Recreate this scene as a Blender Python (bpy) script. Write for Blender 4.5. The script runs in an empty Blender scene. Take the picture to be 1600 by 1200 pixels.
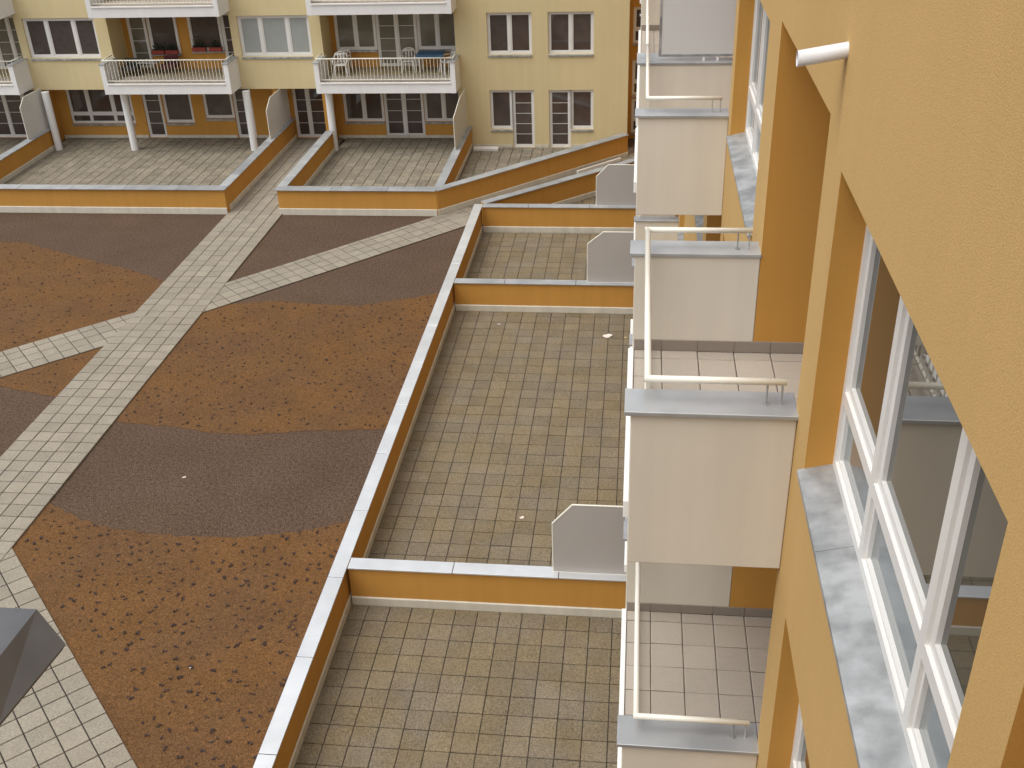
import bpy, bmesh, math, random
from mathutils import Matrix, Vector
random.seed(7)
S = bpy.context.scene
COL = S.collection
# ------------------------------------------------------------------ camera, sky, sun, exposure
cam_d = bpy.data.cameras.new('camera'); cam = bpy.data.objects.new('camera', cam_d); COL.objects.link(cam)
rx, roll, yaw, fpx = 0.5224, -0.03819, -0.12842, 1668.83
Bm = Matrix(((1, 0, 0), (0, 0, -1), (0, 1, 0)))
Rw = Matrix(((math.cos(yaw), -math.sin(yaw), 0), (math.sin(yaw), math.cos(yaw), 0), (0, 0, 1)))
Rx = Matrix(((1, 0, 0), (0, math.cos(rx), -math.sin(rx)), (0, math.sin(rx), math.cos(rx))))
Rr = Matrix(((math.cos(roll), -math.sin(roll), 0), (math.sin(roll), math.cos(roll), 0), (0, 0, 1)))
W2C = Rr @ Rx @ Bm @ Rw
r, d, f = W2C[0], W2C[1], W2C[2]
cam.matrix_world = Matrix(((r[0], -d[0], -f[0], 0), (r[1], -d[1], -f[1], 0), (r[2], -d[2], -f[2], 13.101), (0, 0, 0, 1)))
cam_d.sensor_fit = 'HORIZONTAL'; cam_d.sensor_width = 36; cam_d.lens = 36 * fpx / 1600
cam_d.clip_start = 0.05; cam_d.clip_end = 1000
S.camera = cam
SUN_EL, SUN_AZ = math.radians(66), math.radians(238)      # azimuth clockwise from +Y: the open side of the courtyard
wd = bpy.data.worlds.new('World'); S.world = wd; wd.use_nodes = True
nt = wd.node_tree; bg = nt.nodes['Background']
sky = nt.nodes.new('ShaderNodeTexSky'); sky.sky_type = 'NISHITA'; sky.sun_disc = False
sky.sun_elevation = SUN_EL; sky.sun_rotation = SUN_AZ; sky.air_density = 1.2; sky.dust_density = 4.0; sky.ozone_density = 1.0
hs = nt.nodes.new('ShaderNodeHueSaturation'); hs.inputs['Saturation'].default_value = 0.28
nt.links.new(sky.outputs[0], hs.inputs['Color']); nt.links.new(hs.outputs[0], bg.inputs[0])
bg.inputs[1].default_value = 0.15
sl = bpy.data.lights.new('sun', 'SUN'); sl.energy = 1.0; sl.angle = math.radians(60); sl.color = (1.0, 0.97, 0.91)
so = bpy.data.objects.new('sun', sl); COL.objects.link(so); so.location = (-10, 5, 30)
sd = Vector((math.sin(SUN_AZ) * math.cos(SUN_EL), math.cos(SUN_AZ) * math.cos(SUN_EL), math.sin(SUN_EL)))
so.rotation_euler = sd.to_track_quat('Z', 'Y').to_euler()
S.view_settings.view_transform = 'Standard'; S.view_settings.look = 'None'
S.view_settings.gamma = 1; S.view_settings.use_curve_mapping = False
S.view_settings.exposure = 0.42

# ------------------------------------------------------------------ materials
def mat(name, col, rough=.8, var=.08, vscale=1.2, bump=0., bscale=120., speck=0., sscale=90., metal=0., spec=.5,
        rnd=0., col2=None, ior=None, mix_scale=.6, streak=0., stain=None, coat=0.):
    m = bpy.data.materials.new(name); m.use_nodes = True
    N, L = m.node_tree.nodes, m.node_tree.links
    b = N['Principled BSDF']; b.inputs['Roughness'].default_value = rough; b.inputs['Metallic'].default_value = metal
    b.inputs['Specular IOR Level'].default_value = spec
    if coat: b.inputs['Coat Weight'].default_value = coat
    if ior: b.inputs['IOR'].default_value = ior
    geo = N.new('ShaderNodeNewGeometry'); pos = geo.outputs['Position']
    def noise(sc, det=3, vec=None):
        n = N.new('ShaderNodeTexNoise'); n.inputs['Scale'].default_value = sc; n.inputs['Detail'].default_value = det
        L.new(vec or pos, n.inputs['Vector']); return n
    def mixc(fac, a, bb, typ='MIX'):
        x = N.new('ShaderNodeMix'); x.data_type = 'RGBA'; x.blend_type = typ
        for s, v in ((x.inputs[0], fac), (x.inputs[6], a), (x.inputs[7], bb)):
            if hasattr(v, 'is_linked'): L.new(v, s)
            elif isinstance(v, (int, float)): s.default_value = v
            else: s.default_value = (*v, 1)
        return x.outputs[2]
    def mr(v, a, bb, c, dd):
        x = N.new('ShaderNodeMapRange'); L.new(v, x.inputs[0])
        for i, q in enumerate((a, bb, c, dd)): x.inputs[i + 1].default_value = q
        return x.outputs[0]
    def math_(op, a, bb):
        x = N.new('ShaderNodeMath'); x.operation = op
        for s, v in ((x.inputs[0], a), (x.inputs[1], bb)):
            if hasattr(v, 'is_linked'): L.new(v, s)
            else: s.default_value = v
        return x.outputs[0]
    c = None
    if col2: c = mixc(mr(noise(mix_scale, 5).outputs[0], .38, .62, 0, 1), col, col2)
    else: c = mixc(0.0, col, col)
    val = mr(noise(vscale, 5).outputs[0], .25, .75, 1 - var, 1 + var)
    if speck:
        val = math_('MULTIPLY', val, mr(noise(sscale * .3, 2).outputs[0], .3, .7, 1 - speck * .32, 1 + speck * .32))
        val = math_('MULTIPLY', val, mr(noise(sscale, 2).outputs[0], .3, .7, 1 - speck, 1 + speck))
    if rnd:
        oi = N.new('ShaderNodeObjectInfo')
        rr = math_('FRACT', math_('ADD', oi.outputs['Random'], geo.outputs['Random Per Island']), 0.)
        val = math_('MULTIPLY', val, mr(rr, 0, 1, 1 - rnd, 1 + rnd))
    if streak:                                                     # rain streaks: noise stretched along z
        mp = N.new('ShaderNodeMapping'); mp.inputs['Scale'].default_value = (5, 5, .25); L.new(pos, mp.inputs[0])
        val = math_('MULTIPLY', val, mr(noise(1.0, 4, mp.outputs[0]).outputs[0], .3, .7, 1 - streak, 1 + streak * .4))
    comb = N.new('ShaderNodeCombineColor')
    for i in range(3): L.new(val, comb.inputs[i])
    c = mixc(1.0, c, comb.outputs[0], 'MULTIPLY')
    if stain:                                                      # a rust and dirt run under the spout
        sx = N.new('ShaderNodeSeparateXYZ'); L.new(pos, sx.inputs[0])
        dy = math_('ABSOLUTE', math_('SUBTRACT', sx.outputs[1], stain[0]), 0.)
        my = mr(dy, 0.0, .06, 1, 0); mz = mr(sx.outputs[2], stain[1] - .5, stain[1], 0, 1)
        mz2 = mr(sx.outputs[2], stain[1] + .01, stain[1] + .03, 1, 0)
        k = math_('MULTIPLY', math_('MULTIPLY', my, mz), math_('MULTIPLY', mz2, mr(noise(30).outputs[0], .3, .7, .3, .75)))
        c = mixc(k, c, (.22, .12, .05))
    L.new(c, b.inputs['Base Color'])
    if bump:
        bp = N.new('ShaderNodeBump'); bp.inputs['Strength'].default_value = bump; bp.inputs['Distance'].default_value = .01
        L.new(noise(bscale, 4).outputs[0], bp.inputs['Height']); L.new(bp.outputs[0], b.inputs['Normal'])
    return m
M = {}
M['ochre'] = mat('ochre_render', (.57, .368, .142), .9, .06, .5, .25, 140, .09, 150, streak=.02, stain=(5.44, 11.83), spec=.3)
M['orange'] = mat('orange_render', (.56, .285, .062), .9, .05, .8, .12, 160, .05, 260, streak=.05, spec=.3)
M['yellow'] = mat('pale_yellow_render', (.66, .55, .315), .9, .04, .5, .1, 120, streak=.04, spec=.3)
M['white'] = mat('bounce_tinted_white_render', (.735, .68, .575), .85, .04, .9, .08, 180, streak=.05, spec=.3)  # warm light bounced off the ochre wall is put into this white
M['paint'] = mat('white_gloss_paint', (.82, .81, .78), .38, .03, 2, coat=.1)
M['rail'] = mat('cream_rail_paint', (.80, .775, .68), .35, .03, 2, coat=.1)
M['plinth'] = mat('pale_plinth_render', (.64, .60, .50), .85, .08, 1.5, .1, 150, streak=.10)
M['zinc'] = mat('zinc_sheet', (.74, .76, .765), .38, .10, 1.6, .03, 9, metal=.55, rnd=.05, col2=(.70, .72, .73), mix_scale=2.2)
M['zincold'] = mat('weathered_zinc_sheet', (.31, .32, .322), .5, .15, 3, .04, 12, metal=.5, col2=(.45, .465, .47), mix_scale=6)
M['zincmid'] = mat('grey_zinc_sheet', (.47, .49, .50), .5, .12, 2.0, .03, 9, metal=.5, rnd=.12, col2=(.38, .40, .42), mix_scale=1.5)
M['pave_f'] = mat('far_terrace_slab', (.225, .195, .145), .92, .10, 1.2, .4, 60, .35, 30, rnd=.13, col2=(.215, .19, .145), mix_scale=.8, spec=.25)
M['whitef'] = mat('untinted_white_render', (.80, .80, .79), .8, .03, .9, .05, 120, streak=.04, spec=.3)  # the same white for the far balconies, without the bounce tint
M['glassm'] = mat('olive_window_glass', (.165, .155, .12), .05, .25, 1.2, spec=.5, ior=1.6)
M['glasslow'] = mat('lower_glass_sill_reflection', (.20, .225, .23), .04, .06, 1.5, spec=.5, ior=1.9)  # pale base stands in for the zinc sill mirrored in the lower panes
M['zincb'] = mat('balcony_zinc_sheet', (.52, .54, .555), .45, .12, 2.0, .03, 9, metal=.55, rnd=.08, col2=(.43, .45, .47), mix_scale=2.5)
M['dark'] = mat('dark_sheet_metal', (.10, .10, .105), .5, .25, 5, .05, 14, metal=.5, col2=(.15, .15, .155), mix_scale=7)
M['pave_t'] = mat('terrace_slab_aggregate', (.185, .145, .086), .92, .10, 2.0, .6, 90, .50, 75, rnd=.10, col2=(.182, .150, .105), mix_scale=1.1, spec=.25)
M['pave_p'] = mat('path_slab_aggregate', (.278, .245, .190), .92, .08, 2.0, .6, 90, .28, 75, rnd=.085, col2=(.265, .238, .19), mix_scale=.9, spec=.25)
M['joint'] = mat('dark_joint_sand', (.042, .034, .028), .95, .2, 8, .3, 90)
M['gravel'] = mat('dark_gravel', (.094, .060, .038), .95, .15, .7, .9, 50, .95, 48, col2=(.086, .056, .039), mix_scale=.35, spec=.2)
M['mulch'] = mat('orange_brown_mulch', (.132, .065, .023), .95, .10, 1.1, .8, 40, .45, 45, col2=(.118, .061, .026), mix_scale=.6, spec=.2)
M['tile'] = mat('balcony_floor_tile', (.42, .37, .31), .5, .05, 1.3, rnd=.05, speck=.05, sscale=60)
M['skirt'] = mat('skirting_tile', (.29, .245, .205), .5, .05, 1.3, rnd=.04)
M['grout'] = mat('tile_grout', (.10, .08, .072), .9)
M['glass'] = mat('dark_window_glass', (.080, .062, .055), .04, .3, 1.5, spec=.5, ior=1.6)
M['glassn'] = mat('near_window_glass', (.05, .05, .042), .02, .1, 1.5, spec=.5, ior=2.0)
M['blind'] = mat('glass_with_pale_blind', (.34, .36, .345), .12, .06, 1.5, spec=.5)
M['curtain'] = mat('glass_with_net_curtain', (.10, .085, .075), .08, .45, 5, spec=.5, col2=(.055, .045, .042), mix_scale=5)
M['pvc'] = mat('white_window_plastic', (.74, .73, .70), .35, .03, 2)
M['screen'] = mat('frosted_screen_panel', (.46, .43, .40), .45, .03, .8)
M['panel'] = mat('balcony_partition_panel', (.66, .66, .645), .4, .03, .8)
M['plastic'] = mat('white_chair_plastic', (.74, .72, .68), .4, .03, 4)
M['blue'] = mat('blue_table_cloth', (.05, .13, .24), .7, .1, 6)
M['red'] = mat('red_planter_plastic', (.30, .04, .025), .5, .1, 5)
M['leaf'] = mat('dark_green_leaf', (.03, .05, .025), .7, .3, 20)
M['seed'] = mat('dark_seedling_leaf', (.040, .026, .024), .8, .3, 15)
M['paper'] = mat('crumpled_paper', (.72, .66, .58), .9, .1, 40)
M['drypaper'] = mat('dry_yellow_leaf', (.50, .40, .18), .9, .15, 40)
M['black'] = mat('dark_plastic', (.025, .025, .027), .6)
M['pipe'] = mat('white_pipe_plastic', (.72, .71, .70), .45, .06, 9)
M['bottle'] = mat('dark_red_fabric', (.09, .015, .015), .8)

# ------------------------------------------------------------------ builders
WP = {}
def tag(o, label=None, cat=None, group=None, kind=None):
    for k, v in (('label', label), ('category', cat), ('group', group), ('kind', kind)):
        if v: o[k] = v
    return o
def link(name, data, parent=None, loc=(0, 0, 0), rot=None):
    o = bpy.data.objects.new(name, data); COL.objects.link(o)
    if parent is not None:
        o.parent = parent; b = WP[parent.name]; o.location = [loc[i] - b[i] for i in range(3)]
    else: o.location = loc
    if rot: o.rotation_euler = rot
    WP[o.name] = tuple(loc)
    return o
def empty(name, loc, label, cat, group=None):
    return tag(link(name, None, None, loc), label, cat, group)
class MB:
    def __init__(s): s.v = []; s.f = []; s.m = []
    def quad(s, pts, m=0):
        n = len(s.v); s.v += [tuple(p) for p in pts]; s.f.append(tuple(range(n, n + len(pts)))); s.m.append(m)
    def box(s, x0, x1, y0, y1, z0, z1, m=0):
        s.obox(Vector((0, 0, 0)), Vector((1, 0, 0)), Vector((0, 1, 0)), Vector((0, 0, 1)), x0, x1, y0, y1, z0, z1, m); return s
    def obox(s, o, ex, ey, ez, a0, a1, b0, b1, c0, c1, m=0):
        n = len(s.v)
        for c in (c0, c1):
            for a, b in ((a0, b0), (a1, b0), (a1, b1), (a0, b1)):
                s.v.append(tuple(o + ex * a + ey * b + ez * c))
        fs = [(0, 3, 2, 1), (4, 5, 6, 7), (0, 1, 5, 4), (1, 2, 6, 5), (2, 3, 7, 6), (3, 0, 4, 7)]
        if ex.cross(ey).dot(ez) < 0: fs = [f[::-1] for f in fs]
        for f in fs: s.f.append(tuple(n + i for i in f)); s.m.append(m)
        return s
    def abox(s, ax, pl, u0, u1, v0, v1, d0, d1, m=0):              # box on a facade: u along it, v up, d inward
        if ax == 'x': s.box(pl + d0, pl + d1, u0, u1, v0, v1, m)
        else: s.box(u0, u1, pl + d0, pl + d1, v0, v1, m)
        return s
    def prism(s, pts, z0, z1, m=0):
        n = len(pts); k = len(s.v)
        s.v += [(p[0], p[1], z0) for p in pts] + [(p[0], p[1], z1) for p in pts]
        s.f.append(tuple(k + i for i in range(n))[::-1]); s.m.append(m)
        s.f.append(tuple(k + n + i for i in range(n))); s.m.append(m)
        for i in range(n):
            j = (i + 1) % n; s.f.append((k + i, k + j, k + n + j, k + n + i)); s.m.append(m)
        return s
    def tube(s, a, b, r0, r1=None, n=10, cap=True):
        a, b = Vector(a), Vector(b); r1 = r0 if r1 is None else r1; d = (b - a).normalized()
        e = d.orthogonal().normalized(); g = d.cross(e); k = len(s.v)
        for p, rr in ((a, r0), (b, r1)):
            for i in range(n):
                t = 2 * math.pi * i / n; s.v.append(tuple(p + (e * math.cos(t) + g * math.sin(t)) * rr))
        for i in range(n):
            j = (i + 1) % n; s.f.append((k + i, k + j, k + n + j, k + n + i)); s.m.append(0)
        if cap:
            s.f.append(tuple(k + i for i in range(n))[::-1]); s.m.append(0); s.f.append(tuple(k + n + i for i in range(n))); s.m.append(0)
        return s
    def mesh(s, name, mats, org=(0, 0, 0), smooth=False):
        me = bpy.data.meshes.new(name)
        me.from_pydata([tuple(p[i] - org[i] for i in range(3)) for p in s.v], [], s.f)
        for x in mats: me.materials.append(x)
        for p, q in zip(me.polygons, s.m): p.material_index = q; p.use_smooth = smooth
        me.update(); return me
    def build(s, name, mats, parent=None, bevel=0., org=None, smooth=False):
        if not isinstance(mats, (list, tuple)): mats = [mats]
        if org is None:
            xs, ys, zs = zip(*s.v); org = ((min(xs) + max(xs)) / 2, (min(ys) + max(ys)) / 2, min(zs))
        o = link(name, s.mesh(name, mats, org, smooth), parent, org)
        if bevel:
            bv = o.modifiers.new('edge', 'BEVEL'); bv.width = bevel; bv.segments = 2; bv.limit_method = 'ANGLE'
        return o
CACHE = {}
def part(name, dims, m, parent, loc, rot=None, bevel=0.):           # a box piece that shares its mesh with alike pieces
    k = (name, tuple(round(x, 3) for x in dims), m.name, bevel)
    if k not in CACHE:
        bm = bmesh.new(); bmesh.ops.create_cube(bm, size=1)
        bmesh.ops.scale(bm, vec=dims, verts=bm.verts)
        if bevel: bmesh.ops.bevel(bm, geom=bm.edges[:], offset=bevel, segments=1, affect='EDGES')
        me = bpy.data.meshes.new(name); bm.to_mesh(me); bm.free(); me.materials.append(m); CACHE[k] = me
    return link(name, CACHE[k], parent, loc, rot)
def pbox(name, m, parent, x0, x1, y0, y1, z0, z1, bevel=0.):
    return part(name, (x1 - x0, y1 - y0, z1 - z0), m, parent, ((x0 + x1) / 2, (y0 + y1) / 2, (z0 + z1) / 2), None, bevel)

def wall(name, ax, pl, u0, u1, v0, v1, holes, mats, parent, sgn=-1):
    """facade sheet with openings; holes = (ua, ub, va, vb, depth, closed_back)"""
    us = sorted({u0, u1, *[h[0] for h in holes], *[h[1] for h in holes]}); us = [u for u in us if u0 <= u <= u1]
    vs = sorted({v0, v1, *[h[2] for h in holes], *[h[3] for h in holes]}); vs = [v for v in vs if v0 <= v <= v1]
    P = (lambda u, v, dd: (pl + dd, u, v)) if ax == 'x' else (lambda u, v, dd: (u, pl + dd, v))
    b = MB(); inh = lambda u, v: any(h[0] < u < h[1] and h[2] < v < h[3] for h in holes)
    for i in range(len(us) - 1):
        run = None
        for j in range(len(vs) - 1):
            if inh((us[i] + us[i + 1]) / 2, (vs[j] + vs[j + 1]) / 2): continue
            q = [P(us[i], vs[j], 0), P(us[i], vs[j + 1], 0), P(us[i + 1], vs[j + 1], 0), P(us[i + 1], vs[j], 0)]
            b.quad(q if ax == 'y' else q[::-1], 0)
    for a, c, lo, hi, dep, bk in holes:
        b.quad([P(a, lo, 0), P(a, lo, dep), P(a, hi, dep), P(a, hi, 0)], 1)
        b.quad([P(c, lo, 0), P(c, hi, 0), P(c, hi, dep), P(c, lo, dep)], 1)
        b.quad([P(a, hi, 0), P(a, hi, dep), P(c, hi, dep), P(c, hi, 0)], 1)
        b.quad([P(a, lo, 0), P(c, lo, 0), P(c, lo, dep), P(a, lo, dep)], 1)
        if bk: b.quad([P(a, lo, dep), P(a, hi, dep), P(c, hi, dep), P(c, lo, dep)], 1)
    o = b.build(name, mats, parent)
    bm = bmesh.new(); bm.from_mesh(o.data); bmesh.ops.remove_doubles(bm, verts=bm.verts, dist=1e-4)
    bmesh.ops.recalc_face_normals(bm, faces=bm.faces); bm.to_mesh(o.data); bm.free()
    return o

def window(parent, ax, pl, u0, u1, v0, v1, cols, transom=None, d=.14, fw=.06, glass='glass', bars=0, sill=True, sash=.045,
           name='window', sill_out=.05, sillmat='zincold', sill_h=None, glasses=None, lip=.055, low=None):
    """frame with mullions (and a transom); panes, glazing bars and the sill are its pieces. cols = list of widths"""
    t = .07; b = MB()
    b.abox(ax, pl, u0, u0 + fw, v0, v1, d, d + t); b.abox(ax, pl, u1 - fw, u1, v0, v1, d, d + t)
    b.abox(ax, pl, u0 + fw, u1 - fw, v1 - fw, v1, d, d + t); b.abox(ax, pl, u0 + fw, u1 - fw, v0, v0 + fw, d, d + t)
    mw = fw * 1.35; inner = u1 - u0 - 2 * fw - mw * (len(cols) - 1); tot = sum(cols); cells = []; u = u0 + fw
    for k, c in enumerate(cols):
        w = inner * c / tot; cells.append((u, u + w))
        if k < len(cols) - 1: b.abox(ax, pl, u + w, u + w + mw, v0 + fw, v1 - fw, d, d + t)
        u += w + mw
    panes = []
    for a, c in cells:
        segs = [(v0 + fw, v1 - fw, True)]
        if transom:
            b.abox(ax, pl, a, c, transom - mw / 2, transom + mw / 2, d, d + t)
            segs = [(v0 + fw, transom - mw / 2, False), (transom + mw / 2, v1 - fw, True)]
        for lo, hi, s_ in segs:
            sw = sash if s_ else sash * .45
            b.abox(ax, pl, a, a + sw, lo, hi, d + .018, d + t - .01); b.abox(ax, pl, c - sw, c, lo, hi, d + .018, d + t - .01)
            b.abox(ax, pl, a + sw, c - sw, lo, lo + sw, d + .018, d + t - .01); b.abox(ax, pl, a + sw, c - sw, hi - sw, hi, d + .018, d + t - .01)
            panes.append((a + sw, c - sw, lo + sw, hi - sw))
    fr = b.build(name, M['pvc'], parent)
    for k, (a, c, lo, hi) in enumerate(panes):
        g = M[low if low and k % 2 == 0 else glasses[k] if glasses else glass]
        MB().abox(ax, pl, a, c, lo, hi, d + .040, d + .052).build('pane', g, fr)
        for i in range(bars):
            z = lo + (hi - lo) * (i + 1) / (bars + 1)
            MB().abox(ax, pl, a, c, z - .009, z + .009, d + .030, d + .039).build('glazing_bar', M['pvc'], fr)
    if sill:
        sh = sill_h if sill_h is not None else .035
        P = (lambda u, v, dd: (pl + dd, u, v)) if ax == 'x' else (lambda u, v, dd: (u, pl + dd, v))
        zi, zo = v0 + .004, v0 + .004 - sh
        for ua, ub in (((u0, u1),) if not low else ((u0, u1 - .75), (u1 - .747, u1))):
            b = MB()
            prof = [(d + .002, zi), (-sill_out, zo), (-sill_out, zo - lip), (-sill_out + .012, zo - lip), (-sill_out + .012, zo - .012), (d + .002, zi - .012)]
            for (da, za), (dc, zc) in zip(prof, prof[1:] + prof[:1]): b.quad([P(ua, za, da), P(ub, za, da), P(ub, zc, dc), P(ua, zc, dc)])
            for uu in (ua, ub): b.quad([P(uu, zz, dd) for dd, zz in prof])
            b.build('sill', M[sillmat], fr)
    return fr

def tile_mesh(poly, th, ch=.006):
    n = len(poly); cx = sum(p[0] for p in poly) / n; cy = sum(p[1] for p in poly) / n; b = MB()
    ins = []
    for x, y in poly:
        dx, dy = cx - x, cy - y; l = math.hypot(dx, dy) or 1; ins.append((x + dx / l * ch * 1.4, y + dy / l * ch * 1.4))
    k = 0; b.v += [(x, y, -th) for x, y in poly] + [(x, y, -ch * .8) for x, y in poly] + [(x, y, 0) for x, y in ins]
    b.f.append(tuple(2 * n + i for i in range(n))); b.m.append(0)
    for r_ in (0, n):
        for i in range(n):
            j = (i + 1) % n; b.f.append((r_ + i, r_ + j, r_ + n + j, r_ + n + i)); b.m.append(0)
    return b
def clip(poly, region):                                             # convex clip, region counter-clockwise
    out = poly
    for i in range(len(region)):
        ax_, ay = region[i]; bx, by = region[(i + 1) % len(region)]
        side = lambda p: (bx - ax_) * (p[1] - ay) - (by - ay) * (p[0] - ax_)
        src, out = out, []
        for k in range(len(src)):
            p, q = src[k], src[(k + 1) % len(src)]; sp, sq = side(p), side(q)
            if sp >= 0: out.append(p)
            if sp * sq < 0:
                t = sp / (sp - sq); out.append((p[0] + (q[0] - p[0]) * t, p[1] + (q[1] - p[1]) * t))
        if len(out) < 3: return []
    return out
def area(p): return abs(sum(p[i][0] * p[(i + 1) % len(p)][1] - p[(i + 1) % len(p)][0] * p[i][1] for i in range(len(p)))) / 2
def slabs(floor, region, org, ang, size, gap, ztop, m, name='paving_slab', near=None, limit=300, singles=True, th=.045, size_v=None):
    """paving laid on a grid; each slab its own object, the ones past the limit joined into one piece"""
    sv = size_v or size
    ca, sa = math.cos(ang), math.sin(ang)
    loc = lambda p: ((p[0] - org[0]) * ca + (p[1] - org[1]) * sa, -(p[0] - org[0]) * sa + (p[1] - org[1]) * ca)
    back = lambda u, v: (org[0] + u * ca - v * sa, org[1] + u * sa + v * ca)
    lr = [loc(p) for p in region]
    i0, i1 = math.floor(min(p[0] for p in lr) / size) - 1, math.ceil(max(p[0] for p in lr) / size) + 1
    j0, j1 = math.floor(min(p[1] for p in lr) / sv) - 1, math.ceil(max(p[1] for p in lr) / sv) + 1
    rng = random.Random(len(region) * 13 + int(org[0] * 10)); cells = []
    for i in range(i0, i1):
        for j in range(j0, j1):
            a, c = i * size + gap / 2, (i + 1) * size - gap / 2; e, g = j * sv + gap / 2, (j + 1) * sv - gap / 2
            q = [(a, e), (c, e), (c, g), (a, g)]; full = area(q); w = clip(q, lr)
            if len(w) >= 3 and area(w) > .004:
                cu = sum(p[0] for p in w) / len(w); cv = sum(p[1] for p in w) / len(w)
                cells.append((abs(area(w) - full) < 1e-5, w, cu, cv))
    key = (lambda c: (back(c[2], c[3])[0] - near[0]) ** 2 + (back(c[2], c[3])[1] - near[1]) ** 2) if near else (lambda c: 0)
    cells.sort(key=key)
    ck = ('slab', size, sv, gap, th, m.name)
    if ck not in CACHE:
        CACHE[ck] = tile_mesh([(-(size - gap) / 2, -(sv - gap) / 2), ((size - gap) / 2, -(sv - gap) / 2), ((size - gap) / 2, (sv - gap) / 2), (-(size - gap) / 2, (sv - gap) / 2)], th).mesh(name, [m])
    rest = MB()
    for n, (full, w, cu, cv) in enumerate(cells):
        x, y = back(cu, cv); dz = rng.uniform(-.0025, .0025)
        if singles and n < limit:
            if full: me = CACHE[ck]; rot = (rng.gauss(0, .004), rng.gauss(0, .004), ang + rng.gauss(0, .004))
            else: me = tile_mesh([(p[0] - cu, p[1] - cv) for p in w], th).mesh(name, [m]); rot = (0, 0, ang)
            link(name, me, floor, (x, y, ztop + dz), rot)
        else:
            t = tile_mesh([(p[0] - cu, p[1] - cv) for p in w], th); k = len(rest.v)
            for vx, vy, vz in t.v: rest.v.append((x + vx * ca - vy * sa, y + vx * sa + vy * ca, ztop + dz + vz))
            for f_ in t.f: rest.f.append(tuple(k + q for q in f_)); rest.m.append(0)
    if rest.v: tag(rest.build(name + '_field', m, floor), None, None, None, 'stuff')

# ------------------------------------------------------------------ ground and paths
g = MB(); g.quad([(-150, -80, 0), (150, -80, 0), (150, 200, 0), (-150, 200, 0)])
tag(g.build('ground', M['gravel'], org=(0, 0, 0)), None, None, None, 'structure')['label'] = 'dark brown gravel bed of the courtyard'
def bed(name, pts, label, z0=-.05, z1=.008):
    out = []; rr = random.Random(3)
    for i in range(len(pts)):
        a, b = pts[i], pts[(i + 1) % len(pts)]; n = max(1, int(math.hypot(b[0] - a[0], b[1] - a[1]) / .12))
        for k in range(n): out.append((a[0] + (b[0] - a[0]) * k / n + rr.gauss(0, .018), a[1] + (b[1] - a[1]) * k / n + rr.gauss(0, .018)))
    o = MB().prism(out, z0, z1).build(name, M['mulch']); tag(o, label, None, None, 'structure'); return out
C1 = [(-12.9, 26.6), (-12.2, 26.5), (-10.93, 26.89), (-10.28, 26.96), (-9.31, 26.87), (-8.53, 26.78), (-7.78, 26.76), (-7.09, 27.04), (-6.39, 27.29), (-5.54, 27.75), (-5.1, 27.95)]
C2 = [(-12.9, 20.5), (-11.89, 20.28), (-10.79, 20.18), (-9.65, 19.97), (-8.60, 19.94), (-7.63, 20.13), (-6.64, 20.23), (-5.64, 20.34), (-5.1, 20.4)]
C3 = [(-12.9, 17.5), (-11.89, 16.90), (-11.17, 16.53), (-10.37, 16.30), (-9.62, 16.17), (-8.71, 16.14), (-7.82, 16.18), (-7.18, 16.27), (-6.57, 16.45), (-5.69, 16.82), (-5.1, 17.0)]
C4 = [(-26, 31.6), (-23, 31.4), (-20.97, 31.05), (-20.24, 31.10), (-19.56, 30.78), (-18.21, 30.17), (-16.76, 29.50), (-15.41, 28.95), (-14.45, 28.39), (-13.5, 27.9)]
C5 = [(-26, 23.5), (-18, 22.6), (-15.89, 21.83), (-15.40, 21.64), (-14.68, 21.48), (-14.22, 21.37), (-13.5, 21.2)]
B1 = bed('mulch_bed', C2 + C1[::-1], 'orange brown mulch bed between the paths and the long zinc coping')
B2 = bed('mulch_bed', [(-12.9, 6.5), (-5.1, 6.5)] + C3[::-1], 'near orange brown mulch bed with rows of seedlings')
B3 = bed('mulch_bed', C5 + C4[::-1], 'orange brown mulch bed left of the paved path')

def floor_base(name, pts, z, label):
    o = MB().prism(pts, -.05, z).build(name, M['joint']); return tag(o, label, None, None, 'structure')
PX0, PX1 = -14.10, -12.13
mp = floor_base('path', [(PX0 + .015, 7), (PX1 - .015, 7), (PX1 - .015, 42.45), (PX0 + .015, 42.45)], .034, 'straight pale slab path crossing the courtyard to the entrance')
slabs(mp, [(PX0, 7), (PX1, 7), (PX1, 42.45), (PX0, 42.45)], (PX0, 15.3), 0, (PX1 - PX0) / 5, .021, .050, M['pave_p'], near=(-13, 14), limit=300, size_v=.4)
def diag(label, a, b, w, inset, near, z=.036, limit=300, cells=None):  # strip from a to b, width w to the left of a->b
    a, b = Vector(a), Vector(b); e = (b - a).normalized(); n = Vector((-e.y, e.x))
    R = [tuple(a), tuple(b), tuple(b + n * w), tuple(a + n * w)]
    c = (a + b) / 2 + n * w / 2; Rs = [tuple(Vector(p) + (c - Vector(p)) * .004) for p in R]
    o = floor_base('diagonal_path', Rs, z - .018, label)
    slabs(o, R, tuple(a), math.atan2(e.y, e.x), cells or .4, .021, z, M['pave_p'], near=near, limit=limit, size_v=.4 if cells else None)
    return o
diag('pale slab path running diagonally from the main path to the corner passage', (-12.9, 25.32), (-5.25, 33.22), 1.40, 0, (-12, 26))
diag('pale slab path branching left from the main path', (-19.26, 19.18), (-12.97, 25.04), 1.5, 0, (-14, 24))
# lower left path: its right edge runs (-12.08, 15.48) -> (-7.38, 10.53)
a = Vector((-7.38 + 2.9, 10.53 - 3.05)); b_ = Vector((-12.08 - .2, 15.48 + .21))
diag('wide pale slab path under the dark metal corner at the lower left', tuple(a), tuple(b_), 2.4, 0, (-9, 11), z=.036)

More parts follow.
